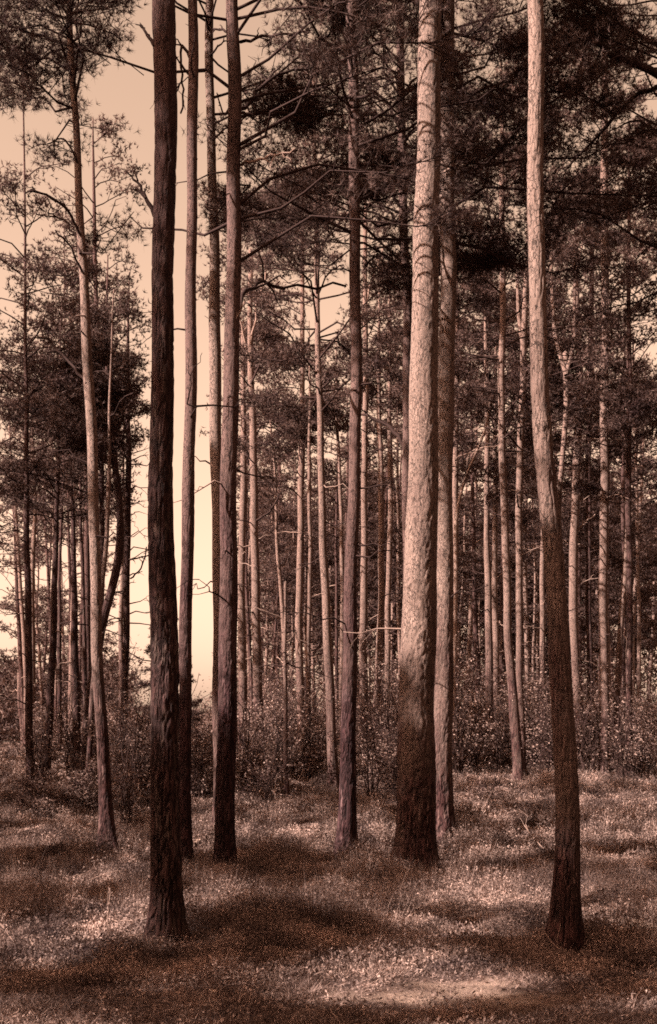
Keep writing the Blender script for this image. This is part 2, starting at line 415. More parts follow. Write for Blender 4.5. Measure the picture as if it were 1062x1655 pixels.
def trunk_mesh(root, base, path, rad, H, n, dz, amp, mat, hmax=None, seed=0, name='trunk', h0=-.25):
    hs = [h0]; top = hmax or H
    while hs[-1] < top: hs.append(hs[-1]+dz*(1 if hs[-1] < (10.5) else 6))
    hs = np.array(hs); hs[-1] = top
    P = np.array([path(h) for h in hs]); r = np.array([rad(h) for h in hs])
    th = np.linspace(0, 2*math.pi, n, endpoint=False)
    ang = th[None]; ca, sa = np.cos(ang), np.sin(ang)
    r2 = r[:, None]*(1+.42*np.exp(-np.maximum(hs, 0)/.2)[:, None]*(1+.5*np.cos(3*ang+seed)+.3*np.cos(5*ang+seed*2)))
    X = np.stack([r[:, None]*ca, r[:, None]*sa, np.broadcast_to(hs[:, None], r2.shape)], -1).reshape(-1, 3)
    big = vnoise(X*np.array([3, 3, 1.3])+seed, 1).reshape(r2.shape)
    crack = np.zeros(r2.shape)
    if amp > .002:
        n1 = vnoise(X*np.array([30, 30, 6.5])+seed*3, 2)+.45*vnoise(X*np.array([62, 62, 17])+seed, 3)
        cr = np.exp(-(n1/.17)**2).reshape(r2.shape); fade = np.clip(1.15-hs/9., .25, 1)[:, None]
        crack = cr*np.clip(1.25-hs/3.4, 0, 1)[:, None]
        r2 = r2+amp*(-cr*fade*1.3+.5*vnoise(X*np.array([30, 30, 16]), 5).reshape(r2.shape)*.6)
    r2 = r2*(1+.045*big)
    V = P[:, None]+np.stack([r2*ca, r2*sa, 0*r2], -1)
    k = len(hs); i = np.arange(k-1)[:, None]*n; j = np.arange(n)[None]; j2 = (j+1) % n
    Q = np.stack([i+j, i+j2, i+n+j2, i+n+j], -1).reshape(-1, 4)
    mb = MB(); mb.add(V.reshape(-1, 3), Q, a=crack.ravel())
    mb.add(np.array([P[-1]+[0, 0, r[-1]]]), T=[]); mb.T.append(np.array([[(k-1)*n+q, (k-1)*n+(q+1) % n, k*n] for q in range(n)])); mb.tm.append(np.zeros(n))
    return mb.build(name, mat, root, base, smooth=True, attr='crack')

TREES = []
def tree(label, poly, base=None, depth=None, H=None, top=None, hc=8.0, Rr=2.0, nl=0, tw=8, mat=None, lit=(), fork=None, dark=(),
         branches=(), amp=0., n=10, dz=.25, dens=1., cat='pine tree', name='pine_tree', group=None, K=15, nn=7, twl=(.25, 1.0), twm=None):
    """poly: (px, py, width px) down the trunk as measured; base: where it meets the ground"""
    poly = sorted(poly, key=lambda p: -p[1])
    if base: bx, by, bz = at_ground(*base)
    else:
        by = depth; bx = (poly[0][0]-CX)/F*by; bz = float(gz(bx, by))
    if depth and base: bx, bz = (base[0]-CX)/F*depth, None; by = depth; bz = float(gz(bx, by))
    hs = [0.]; xs_ = [bx]; rs = [poly[0][2]/2*by/F*1.06]
    for px, py, wd in poly:
        h = EYE-(py-HY)/F*by-bz
        if h <= hs[-1]+.05: continue
        hs.append(h); xs_.append((px-CX)/F*by); rs.append(wd/2*by/F)
    if top: H = EYE-(top-HY)/F*by-bz
    H = max(H or 0, hs[-1]+.5)
    if H > hs[-1]+.6:
        sl_ = (xs_[-1]-xs_[0])/(hs[-1]+.1)
        hs.append(H); xs_.append(xs_[-1]+sl_*.6*(H-hs[-2])); rs.append(max(.012, rs[-1]*(.25 if H-hs[-2] > 3 else .3)))
    hs, xs_, rs = map(np.array, (hs, xs_, rs)); sd = len(TREES)*1.7+.3
    yl = rng.uniform(-.012, .012)
    def path(h):
        # smooth the measured polyline
        ww = 0; x = 0
        for o_, w_ in ((-.5, .25), (0, .5), (.5, .25)):
            x += w_*np.interp(np.clip(h+o_, 0, None), hs, xs_)
        wig = .012*math.sin(h*1.3+sd)+.007*math.sin(h*3.1+sd*2)
        return np.array([x+wig, by+yl*h+.015*math.sin(h*.9+sd), bz+h])
    rad = lambda h: float(np.interp(h, hs, rs))
    root = empty(name, (bx, by, bz), label, cat, group); b = (bx, by, bz)
    mat = mat or (M_pine if by < 23 else M_far)
    for a0, a1 in lit:
        for py in np.arange(a0, a1+1, 9 if by < 20 else 14):
            h = EYE-(py-HY)/F*by-bz
            if 0 < h < H: LIT.append(path(h)-np.array([.3*rad(h), .3*rad(h), 0]))
    for a0, a1 in dark:
        for py in np.arange(a0, a1+1, 30):
            h = EYE-(py-HY)/F*by-bz
            if 0 < h < H: DARK.append(path(h))
    TREES.append(dict(root=root, b=b, path=path, rad=rad, H=H, hc=hc, Rr=Rr, nl=nl, tw=tw, mat=mat, br=branches, amp=amp, n=n, dz=dz,
                      dens=dens, by=by, sd=sd, K=K, nn=nn, fork=fork, twl=twl, twm=twm))
    return TREES[-1]

def grow(T):
    root, b, path, rad, by, H = T['root'], T['b'], T['path'], T['rad'], T['by'], T['H']
    trunk_mesh(root, b, path, rad, H, T['n'], T['dz'], T['amp'], T['mat'], seed=T['sd'])
    for f in (T['fork'] or ()):
        P = np.array([pt(px, py, by+k_*.12) for k_, (px, py, wd) in enumerate(f)]); rr = np.array([q[2]/2*by/F for q in f])
        s = np.linspace(0, 1, len(P)); s2 = np.linspace(0, 1, 16)
        Q = np.stack([np.interp(s2, s, P[:, c]) for c in range(3)], 1); Q[1:-1] = .5*Q[1:-1]+.25*(Q[:-2]+Q[2:])
        mb = MB(); tube(mb, Q, np.interp(s2, s, rr), 8); mb.build('fork', T['mat'], root, b, smooth=True)
    for br in T['br']:
        pts, r0, r1 = br[0], br[1]/2*by/F, br[2]/2*by/F; dep = br[4] if len(br) > 4 else rng.uniform(-.5, .5)
        P = np.array([pt(px, py, by+dep*k_/(len(pts)-1)) for k_, (px, py) in enumerate(pts)])
        dead_branch(root, b, P, r0, r1, br[3] if len(br) > 3 else M_wood, side=5)
    for _ in range(T['tw']):
        h = rng.uniform(min(2.2, T['hc']*.3), min(T['hc']+1.5, H*.97)); az = rng.uniform(0, 2*math.pi)
        dv = np.array([math.cos(az), math.sin(az), rng.uniform(-.25, .55)]); L = rng.uniform(*T['twl'])
        P0 = path(h)+unit(dv*np.array([1, 1, 0]))*rad(h)*.8
        m = T['twm'] or (M_wood if rng.random() < .8 else M_pwood); mb = MB(); px = by/1237.
        B = twig_path(P0, dv, L); tube(mb, B, np.linspace(.010+px*.28, .003+px*.12, 5), 4)
        for q in range(2):
            i = rng.integers(2, 5); tube(mb, twig_path(B[i], unit(B[i]-B[0])+rng.normal(size=3)*.6, L*.4), [.005+px*.15, .004+px*.12, .003+px*.1, .003+px*.1, .002+px*.08], 3)
        mb.build('dead_twig', m, root, b)
    if T['nl']:
        mb = MB(); limbs = []
        if len(T.get('aim', ())):                  # boughs added in the sun's way to shade the DARK points
            A = np.array(T['aim']); A = A[keep(A, 9.)]
            if len(A):
                O = np.array([path(max(2.5, q[2]-b[2]-.5)) for q in A]); M_ = (O+A)/2+[0, 0, .2]
                sticks(mb, O, M_, .016, .012); sticks(mb, M_, A, .012, .006)
                spray_foliage(mb, A, .19, 34, 7, .12, .012)
        crown(mb, path, H*.99, T['hc'], T['Rr'], T['nl'], by, dens=T['dens'], limbs=limbs if by < 36 else None, K=T['K'], nn=T['nn'])
        if mb.n: mb.build('crown', [M_wood, M_needle], root, b, attr='tone')
        for B, r in limbs:
            m2 = MB(); tube(m2, B, r, 6); m2.build('branch', M_wood, root, b)

# ---- the near trunks, as measured down the photograph
NEAR = dict(n=84, dz=.022)
tree('thick dark bare trunk nearest on the left, with a snapped branch stub',
     [(267, 44, 38), (263, 300, 36), (262, 550, 36), (262, 700, 38), (264, 900, 42), (265, 1100, 46), (265, 1300, 48), (265, 1450, 50), (265, 1530, 56)],
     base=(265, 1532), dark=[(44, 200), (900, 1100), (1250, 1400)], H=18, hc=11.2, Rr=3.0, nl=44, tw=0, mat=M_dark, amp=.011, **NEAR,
     branches=[([(250, 348), (238, 325), (228, 306), (213, 283)], 9, 3, M_wood, .05), ([(236, 321), (228, 312), (219, 303)], 5, 3, M_wood, .1), ([(250, 74), (238, 58), (228, 40)], 7, 3, M_wood, .1)])
tree('thickest trunk right of the centre, pale bark above, deeply furrowed at its foot',
     [(697, 44, 37), (690, 300, 40), (688, 600, 46), (682, 800, 50), (677, 1000, 56), (674, 1200, 60), (673, 1350, 63), (671, 1415, 70)],
     base=(671, 1418), dark=[(930, 990), (1080, 1150), (1210, 1410)], H=19, hc=11.5, Rr=3.2, nl=50, tw=3, mat=M_pale, amp=.013, **NEAR, lit=[(50, 900)])
tree('slimmer straight trunk standing just behind the right side of the thickest trunk',
     [(723, 44, 23), (724, 400, 26), (721, 700, 27), (718, 900, 29), (716, 1200, 32), (716, 1355, 36)],
     base=(716, 1360), dark=[(60, 240), (880, 1350)], H=18, hc=8.2, Rr=3.2, dens=1.8, nl=60, tw=3, mat=M_pale, amp=.007, n=64, dz=.03, lit=[(270, 860)],
     branches=[([(716, 279), (726, 273), (737, 265)], 4, 2.5, M_pwood, -.3), ([(702, 140), (716, 128), (732, 118), (748, 108)], 5, 2, M_wood, -.3)])
tree('speckled pale trunk near on the right, sunlit above, dark below, leaning left as it rises',
     [(862, 40, 26), (862, 300, 26), (868, 500, 28), (873, 620, 30), (882, 730, 31), (894, 900, 33), (905, 1100, 36), (915, 1300, 38), (917, 1400, 41), (916, 1525, 47)],
     base=(915, 1528), dark=[(770, 1520)], H=17, hc=10.5, Rr=2.8, nl=40, tw=0, mat=M_pale, amp=.009, **NEAR, lit=[(40, 730)])
tree('slender straight trunk just right of the thick dark left trunk',
     [(311, 44, 16), (312, 300, 17), (310, 500, 18), (304, 800, 20), (303, 1000, 21), (298, 1200, 20), (298, 1400, 21)],
     base=(298, 1408), dark=[(44, 540), (1050, 1400)], H=17, hc=10.5, Rr=2.4, nl=36, tw=7, amp=.005, n=48, dz=.035, lit=[(560, 1000)], mat=M_shade,
     branches=[([(306, 92), (292, 66), (292, 110), (297, 150), (292, 184)], 5, 3, M_wood, .1), ([(305, 120), (290, 100), (282, 88)], 4, 2)])
tree('slim pale trunk, left one of the close pair left of centre',
     [(337, 44, 14), (343, 300, 15), (347, 550, 19), (350, 750, 20), (353, 1000, 19), (354, 1200, 18), (354, 1335, 18)],
     base=(354, 1338), dark=[(680, 1180)], H=17, hc=10.5, Rr=2.4, nl=36, tw=5, lit=[(240, 660), (1200, 1330)], mat=M_pale, n=32, dz=.06, amp=.004,
     branches=[([(340, 90), (352, 76), (364, 65)], 4, 2)])
tree('darker trunk, right one of the close pair left of centre',
     [(376, 44, 20), (383, 110, 21), (382, 160, 22), (378, 350, 22), (375, 600, 25), (371, 800, 27), (368, 1000, 30), (366, 1200, 31), (366, 1400, 34)],
     base=(367, 1408), dark=[(60, 350), (410, 570), (660, 1400)], H=16, hc=7.6, Rr=3.2, dens=1.8, nl=60, tw=5, amp=.008, n=64, dz=.03, lit=[(365, 395), (590, 640)], mat=M_shade,
     branches=[([(380, 215), (392, 172), (412, 150), (450, 118), (505, 104)], 8, 4, M_wood, 1.2), ([(385, 266), (408, 259), (440, 252), (477, 243)], 5, 3, M_pwood, -.5),
               ([(388, 68), (420, 60), (455, 54), (500, 52)], 5, 3), ([(376, 60), (364, 50), (345, 46)], 5, 3), ([(378, 508), (398, 478), (425, 461), (470, 460), (560, 466)], 8, 4, M_wood, 2.5),
               ([(360, 568), (380, 520), (396, 485)], 4, 3, M_pwood, -.3), ([(374, 170), (362, 190), (350, 150)], 5, 2), ([(386, 190), (420, 180), (470, 186), (500, 200)], 5, 2.5)])
tree('dark straight trunk in the middle of the view, beside a sunny hummock',
     [(566, 44, 16), (573, 200, 17), (575, 400, 18), (575, 600, 18), (572, 800, 19), (567, 1000, 23), (562, 1200, 25), (559, 1370, 30)],
     base=(559, 1375), dark=[(50, 750), (880, 940), (1270, 1330)], H=17, hc=8, Rr=3.0, dens=1.8, nl=50, tw=8, amp=.006, n=56, dz=.035, lit=[(770, 870), (950, 1250), (1340, 1370)], mat=M_shade,
     branches=[([(577, 158), (600, 156), (625, 165), (642, 182)], 5, 3), ([(570, 312), (545, 300), (505, 282), (480, 272)], 5, 3), ([(575, 640), (590, 620), (604, 596)], 4, 2),
               ([(567, 157), (540, 158), (508, 156), (470, 150)], 5, 2.5), ([(577, 340), (610, 345), (650, 370)], 4, 2)])
tree('slim trunk leaning left on the left side, its lower length bright in the sun',
     [(112, 60, 10), (125, 300, 12), (138, 500, 15), (146, 700, 17), (153, 900, 18), (160, 1100, 19), (170, 1280, 22), (173, 1375, 26)],
     base=(173, 1378), dark=[(60, 440), (520, 590), (730, 880)], H=14.5, hc=9.9, Rr=2.1, dens=4, nl=75, tw=8, amp=.004, n=40, dz=.05, lit=[(455, 505), (610, 710), (900, 1320)], mat=M_pale,
     branches=[([(124, 262), (112, 232), (97, 222), (82, 232)], 4, 2), ([(128, 378), (112, 342), (84, 318), (44, 307)], 5, 3), ([(130, 410), (118, 372), (95, 350), (60, 345)], 5, 2),
               ([(140, 620), (112, 585), (74, 546)], 5, 4), ([(133, 440), (115, 400), (90, 372)], 4, 2)])
tree('trunk with many upward-curving bare boughs just left of the thickest trunk',
     [(646, 60, 12), (650, 200, 14), (652, 350, 14), (658, 500, 15), (659, 700, 15), (657, 900, 14), (662, 1100, 15), (668, 1260, 16)],
     base=(668, 1300), depth=21.5, dark=[(320, 730)], mat=M_shade, H=17, hc=8.6, Rr=2.6, dens=1.8, nl=60, tw=7, lit=[(225, 300), (750, 960)],
     branches=[([(646, 205), (625, 165), (600, 142), (575, 138)], 6, 3), ([(653, 150), (668, 128), (692, 120)], 5, 3), ([(652, 192), (670, 180), (694, 178)], 5, 3), ([(652, 232), (668, 208), (690, 196)], 5, 3),
               ([(652, 345), (628, 300), (598, 282), (560, 276)], 6, 3), ([(652, 372), (625, 338), (592, 330)], 5, 3), ([(655, 405), (632, 378), (600, 392)], 5, 2), ([(657, 742), (646, 706), (622, 684), (582, 668)], 8, 4),
               ([(650, 160), (640, 120), (610, 90), (590, 60)], 5, 3), ([(656, 460), (640, 425), (612, 410), (590, 430)], 5, 3)])
tree('tall slim trunk near the right edge, lit in its middle length',
     [(976, 70, 10), (976, 350, 12), (977, 600, 14), (976, 800, 15), (975, 1000, 15), (977, 1200, 17), (978, 1255, 19)],
     base=(978, 1258), H=18, hc=7.5, Rr=3.0, dens=1.8, nl=60, tw=12, lit=[(330, 390), (500, 890)],
     branches=[([(978, 210), (1000, 178), (1030, 140)], 5, 3), ([(975, 560), (955, 545), (935, 520)], 4, 2), ([(978, 260), (1005, 232), (1040, 215)], 4, 2), ([(980, 700), (1005, 675), (1035, 655)], 5, 3), ([(974, 400), (940, 385), (900, 372)], 4, 2)])
tree('trunk leaning left behind the thickest trunks on the right, its curved foot brightly lit',
     [(811, 250, 8), (812, 450, 10), (810, 600, 11), (813, 800, 12), (820, 960, 13), (822, 1040, 14), (830, 1140, 16), (838, 1255, 18)],
     base=(839, 1262), H=17, hc=7.5, Rr=3.0, nl=75, tw=10, lit=[(300, 380), (600, 720), (960, 1250)],
     branches=[([(812, 420), (798, 380), (788, 330), (780, 290)], 5, 2), ([(814, 440), (835, 410), (848, 400)], 4, 2)])
tree('pale forked-top trunk between the two leaning trunks on the right',
     [(852, 420, 8), (846, 550, 10), (841, 700, 11), (838, 900, 11), (839, 1050, 11), (844, 1200, 12)],
     depth=30, H=15, hc=6.5, Rr=2.4, nl=50, tw=10, lit=[(470, 690)], fork=[[(846, 560, 8), (838, 510, 6), (836, 440, 5)]])
tree('slim trunk left of the central dark trunk, leaning slightly left as it rises',
     [(507, 150, 6), (510, 300, 7), (512, 450, 8), (516, 650, 10), (522, 850, 12), (529, 1050, 14), (537, 1180, 15), (540, 1275, 18)],
     base=(540, 1278), H=16.5, hc=8.3, Rr=3.0, dens=2, nl=80, tw=10, lit=[(500, 560), (620, 900), (1160, 1270)],
     branches=[([(511, 412), (496, 388), (466, 376), (430, 376)], 4, 2), ([(513, 480), (530, 440), (556, 428)], 3, 2), ([(508, 300), (500, 250), (480, 212)], 4, 2)])
tree('thin straight trunk left of the slim leaning one, fourth left of the central dark trunk',
     [(489, 300, 5), (489, 500, 7), (488, 700, 9), (485, 900, 11), (483, 1050, 12), (488, 1200, 14)],
     base=(490, 1216), H=14.5, hc=8.2, Rr=2.6, nl=50, tw=12, lit=[(700, 1100)])
tree('thin pale trunk showing along the right edge of the central dark trunk',
     [(590, 350, 6), (591, 500, 8), (590, 700, 9), (588, 900, 11), (588, 1100, 14), (589, 1220, 15)],
     base=(589, 1226), H=16, hc=7.4, Rr=2., nl=38, tw=8, lit=[(450, 1000)],
     branches=[([(592, 490), (606, 440), (620, 400)], 4, 2, M_pwood), ([(592, 640), (570, 600), (548, 580)], 3, 2)])
tree('slim pale trunk right of the close pair, with bleached dead branches crossing it',
     [(404, 430, 7), (405, 600, 10), (411, 800, 13), (413, 1000, 14), (419, 1150, 16)],
     depth=33, H=13.5, hc=7.6, Rr=2.2, nl=41, tw=12, lit=[(440, 760)],
     branches=[([(404, 560), (420, 480), (438, 410), (452, 352)], 4, 2, M_pwood), ([(405, 590), (392, 540), (384, 490)], 4, 2, M_pwood), ([(414, 842), (436, 828), (452, 800)], 4, 2.5), ([(406, 620), (430, 560), (470, 540)], 4, 2)])
tree('thin trunk between the close pair and the slim pale trunk beside them',
     [(392, 560, 7), (394, 700, 9), (391, 900, 12), (390, 1000, 13), (393, 1160, 14)], depth=36, H=12, hc=7.5, Rr=1.5, nl=12, tw=8, lit=[(800, 960)],
     branches=[([(394, 700), (384, 650), (378, 600)], 3, 2, M_pwood), ([(393, 740), (402, 700), (406, 660)], 3, 2, M_pwood)])
tree('crooked trunk between the right leaning trunk and the one at the right edge, pale below',
     [(932, 370, 8), (930, 450, 10), (935, 560, 11), (939, 640, 12), (931, 780, 13), (926, 900, 14), (929, 1050, 14), (938, 1195, 14)],
     base=(938, 1222), H=15, hc=8, Rr=2.2, nl=38, tw=12, lit=[(740, 1050)], branches=[([(930, 860), (945, 845), (962, 832)], 4, 2, M_pwood), ([(931, 460), (950, 430), (975, 415)], 4, 2), ([(930, 420), (915, 400), (890, 390)], 3, 2)])
tree('thin forked trunk with a bright Y-shaped fork beside the right leaning trunk',
     [(915, 600, 9), (917, 680, 9), (910, 740, 8), (904, 830, 8), (905, 1000, 9), (908, 1180, 10)],
     depth=32, top=590, hc=30, tw=6, lit=[(600, 760)],
     fork=[[(915, 606, 8), (907, 580, 7), (897, 545, 7), (893, 490, 6), (890, 400, 5), (897, 330, 3)], [(915, 606, 8), (921, 580, 8), (929, 555, 7), (928, 510, 6), (930, 440, 4), (945, 380, 3)]])
tree('S-bent dark trunk bowing to the right behind the left leaning trunk',
     [(172, 560, 6), (178, 660, 8), (187, 760, 11), (198, 840, 12), (194, 900, 14), (178, 960, 14), (162, 1020, 15), (150, 1100, 16), (138, 1220, 17)],
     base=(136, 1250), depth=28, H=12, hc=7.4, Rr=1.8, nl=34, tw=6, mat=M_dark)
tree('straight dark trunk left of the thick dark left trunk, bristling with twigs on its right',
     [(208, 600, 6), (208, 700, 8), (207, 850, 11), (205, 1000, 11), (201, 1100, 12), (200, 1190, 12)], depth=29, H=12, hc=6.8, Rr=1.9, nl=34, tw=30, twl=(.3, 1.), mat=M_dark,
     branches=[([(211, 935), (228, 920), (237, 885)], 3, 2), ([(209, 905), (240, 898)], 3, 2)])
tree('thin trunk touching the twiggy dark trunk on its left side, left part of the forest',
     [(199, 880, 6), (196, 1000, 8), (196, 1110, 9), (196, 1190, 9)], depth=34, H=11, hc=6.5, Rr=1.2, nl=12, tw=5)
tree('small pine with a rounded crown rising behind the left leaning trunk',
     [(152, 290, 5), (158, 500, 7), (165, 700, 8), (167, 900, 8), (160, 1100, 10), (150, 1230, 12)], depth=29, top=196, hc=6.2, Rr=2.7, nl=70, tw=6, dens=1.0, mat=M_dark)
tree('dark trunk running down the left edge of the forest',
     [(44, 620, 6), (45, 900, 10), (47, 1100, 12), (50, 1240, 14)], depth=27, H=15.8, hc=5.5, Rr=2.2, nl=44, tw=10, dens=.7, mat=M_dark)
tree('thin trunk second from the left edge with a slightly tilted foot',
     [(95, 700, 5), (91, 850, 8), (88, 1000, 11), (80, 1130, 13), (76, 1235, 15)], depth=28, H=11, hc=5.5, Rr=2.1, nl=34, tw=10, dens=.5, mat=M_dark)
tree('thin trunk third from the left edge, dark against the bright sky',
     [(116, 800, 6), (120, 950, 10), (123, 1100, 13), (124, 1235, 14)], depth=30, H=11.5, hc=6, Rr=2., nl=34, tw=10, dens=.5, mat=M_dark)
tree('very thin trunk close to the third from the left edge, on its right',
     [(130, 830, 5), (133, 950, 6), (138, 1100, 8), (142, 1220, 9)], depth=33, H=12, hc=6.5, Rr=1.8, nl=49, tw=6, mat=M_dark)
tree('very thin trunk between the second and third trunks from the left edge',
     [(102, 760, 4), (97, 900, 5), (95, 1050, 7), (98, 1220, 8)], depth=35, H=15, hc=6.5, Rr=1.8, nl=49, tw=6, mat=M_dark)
tree('thin leaning trunk propped behind the foot of the left leaning trunk, pale at its foot',
     [(176, 700, 5), (174, 860, 7), (156, 1050, 9), (148, 1130, 9), (143, 1230, 9)], depth=26, H=10.5, hc=6.5, Rr=1.2, nl=14, tw=6, lit=[(1040, 1230)])
tree('pale thin trunk just right of the slimmer trunk behind the thickest one',
     [(738, 560, 9), (737, 700, 9), (736, 850, 11), (732, 1000, 12), (731, 1100, 12), (735, 1190, 13)], depth=34, H=15, hc=8, Rr=2.1, nl=38, tw=8, lit=[(700, 1000)], name='pine_tree')
tree('half-lit trunk midway between the thickest trunk and the bright curved foot on the right',
     [(786, 650, 8), (787, 850, 9), (789, 1000, 12), (791, 1100, 13), (795, 1205, 13)], depth=33, H=14, hc=8, Rr=2., nl=38, tw=8, lit=[(940, 1190)])
tree('thin dark trunk immediately right of the half-lit trunk in the right background',
     [(800, 700, 7), (799, 900, 9), (801, 1050, 11), (803, 1195, 12)], depth=37, H=14, hc=8, Rr=1.8, nl=34, tw=8)
tree('pale leaning trunk at the right edge of the forest, tilting right as it rises',
     [(1014, 840, 9), (1008, 950, 9), (1001, 1060, 10), (997, 1120, 11), (996, 1195, 12)], depth=31, H=11, hc=6.5, Rr=1.3, nl=16, tw=6, lit=[(850, 1180)])
tree('dark trunk at the very right edge beside the pale leaning one',
     [(1017, 700, 10), (1017, 900, 10), (1018, 1100, 11), (1016, 1200, 12)], depth=30, H=16, hc=6.5, Rr=2.1, nl=49, tw=10, mat=M_dark)
tree('thin bright trunk in the gap between the central dark trunk and the thickest trunk',
     [(612, 640, 7), (616, 800, 9), (617, 950, 10), (611, 1080, 11), (608, 1200, 12)], depth=35, H=14, hc=9.5, Rr=1.6, nl=26, tw=12, lit=[(760, 1150)])
tree('thin dark trunk right of the thin bright trunk in the central gap',
     [(629, 600, 6), (631, 800, 8), (627, 1000, 9), (625, 1190, 10)], depth=38, H=15, hc=9.5, Rr=1.6, nl=26, tw=12)
tree('pencil-thin pale trunk left of the slim leaning trunk in the middle distance',
     [(500, 700, 5), (501, 900, 7), (499, 1050, 8), (497, 1200, 9)], depth=37, H=13, hc=10, Rr=1.2, nl=8, tw=6, lit=[(740, 1000)])
tree('bent thin trunk tucked against the left side of the central dark trunk',
     [(545, 700, 5), (553, 850, 6), (553, 1000, 7), (552, 1190, 8)], depth=38, H=13, hc=8, Rr=1.6, nl=12, tw=8)
tree('thin straight trunk nearest the left side of the right leaning trunk, half hidden by it',
     [(878, 700, 7), (877, 900, 8), (876, 1050, 9), (877, 1200, 9)], depth=36, H=15, hc=7, Rr=1.8, nl=38, tw=8, lit=[(940, 1060)])
tree('pair-forming dark trunk behind the forked crooked trunk on the right',
     [(957, 380, 7), (953, 600, 9), (950, 800, 9), (952, 1000, 10), (955, 1190, 11)], depth=34, H=16, hc=7.5, Rr=2.2, nl=41, tw=12, mat=M_dark)
tree('leafless dead sapling with dangling twigs left of the slim leaning trunk',
     [(461, 980, 5), (462, 1100, 6), (461, 1200, 7), (462, 1290, 9)], base=(462, 1296), top=950, hc=20, tw=12, twl=(.3, .9), cat='dead sapling', name='dead_sapling')
tree('bleached dead pole leaning right above the bushes beside the slimmer trunk',
     [(790, 684, 4), (762, 750, 5), (745, 790, 5), (738, 830, 6), (735, 1000, 7), (735, 1180, 7)], depth=31, top=670, hc=20, tw=3, mat=M_pwood, cat='dead tree', name='dead_tree')
tree('tree just outside the right edge whose heavy boughs reach across the upper right corner',
     [(1092, 40, 16), (1090, 400, 18), (1088, 900, 20), (1090, 1250, 24)], depth=20, H=17, hc=8.5, Rr=2.6, nl=49, tw=4,
     branches=[([(1090, 130), (1040, 108), (985, 82), (925, 60), (870, 40)], 14, 5, M_wood, -1.5), ([(1090, 90), (1040, 60), (990, 30)], 9, 5), ([(1090, 120), (1020, 160), (965, 215), (915, 275)], 9, 3, M_wood, 1.), ([(1090, 230), (1030, 190), (985, 210)], 5, 2)])

# ---- unseen trees added around the view to shade trunks and ground and dim skylight
for k_, (x, y, H_, hc_, Rr_) in enumerate([(-9.6, 4.0, 16, 5.5, 2.9), (-6.6, 3.4, 15, 5, 2.4), (-9.2, 9.6, 16, 5.2, 2.8), (-13, 7.5, 17, 5.5, 3.0), (-8.2, 13.4, 16, 5.2, 2.6),
        (-12.6, 13, 17, 6, 2.8), (-5.6, -.6, 16, 6, 2.8), (-3.4, 1.0, 15, 7, 2.2), (-17, 11, 18, 8, 3), (-10.4, 18, 17, 5.5, 2.8), (-15, 18, 17, 7, 3), (-13, 23, 17, 6, 3), (-2.2, -5.5, 16, 7, 2.8), (-9, -4, 17, 7, 3),
        (3.6, -3, 16, 7, 3), (5.6, 3.4, 16, 7.5, 2.6), (7.0, 9, 16, 7, 2.8), (8.2, 14.6, 17, 7, 2.8), (11.5, 5, 17, 6, 3.2), (12, 12, 17, 6, 3.2), (9.5, -3, 16, 6, 3.2), (9.6, 20.5, 17, 6, 2.8), (.8, -10, 16, 6, 3.2), (-6, -11, 16, 6, 3.2), (7, -11, 16, 6, 3.2)]):
    px = CX+F*x/max(y, .5)
    bz = float(gz(x, y)); root_d = dict(b=(x, y, bz))
    ln = rng.normal(size=2)*.01
    pth = (lambda x, y, bz, ln: (lambda h: np.array([x+ln[0]*h, y+ln[1]*h, bz+h])))(x, y, bz, ln)
    rd = (lambda H_: (lambda h: .15*(1-h/H_*.85)+.01))(H_)
    TREES.append(dict(root=empty('pine_tree', (x, y, bz), 'tall pine standing outside the picture, shading the forest floor', 'pine tree', 'pines beside the viewer'),
                 b=(x, y, bz), path=pth, rad=rd, H=H_, hc=hc_, Rr=Rr_, nl=95, tw=2, mat=M_pine, br=(), amp=0, n=12, dz=.4, dens=1.15, by=14, off=1, sd=k_*2.3, K=12, nn=7, fork=None, twl=(.3, 1), twm=None))

# ---- the slender trunks of the background
FARG = 'slender pines of the background forest'
cand = []
for _ in range(4000):
    d = rng.uniform(40, 74); px = rng.uniform(30, 1050)
    if 150 < px < 388: continue
    if px < 150 and rng.random() < .72: continue
    x = (px-CX)/F*d
    if all((x-a)**2+(d-b2)**2 > 2.0**2 and abs(px-(CX+F*a/b2)) > 2.6 for a, b2 in cand): cand.append((x, d))
    if len(cand) >= 125: break
for k_, (x, d) in enumerate(cand):
    px = CX+F*x/d; hh = rng.uniform(11.5, 16.5); lean = rng.normal()*13; wb = rng.uniform(4, 12)*40/d+1.5
    bz = float(gz(x, d)); yb = HY-F*(bz-EYE)/d
    poly = [(px+lean*f+rng.normal()*1.8, yb-f*F*hh/d*.9, wb*(1-.62*f)) for f in (.02, .2, .4, .6, .8, 1.)]
    litr = [(yb-F*9/d, yb-F*3/d)] if rng.random() < .28 else ()
    tree('slender background pine trunk in the crowd of thin stems beyond the clearing', poly, depth=d, H=hh, hc=hh*rng.uniform(.2, .58), Rr=rng.uniform(1.5, 2.2), nl=int(rng.uniform(26, 38)), tw=5,
         n=7, dz=.7, dens=1., group=FARG, K=7, nn=5, lit=litr, mat=M_far if rng.random() < .45 else M_dark)

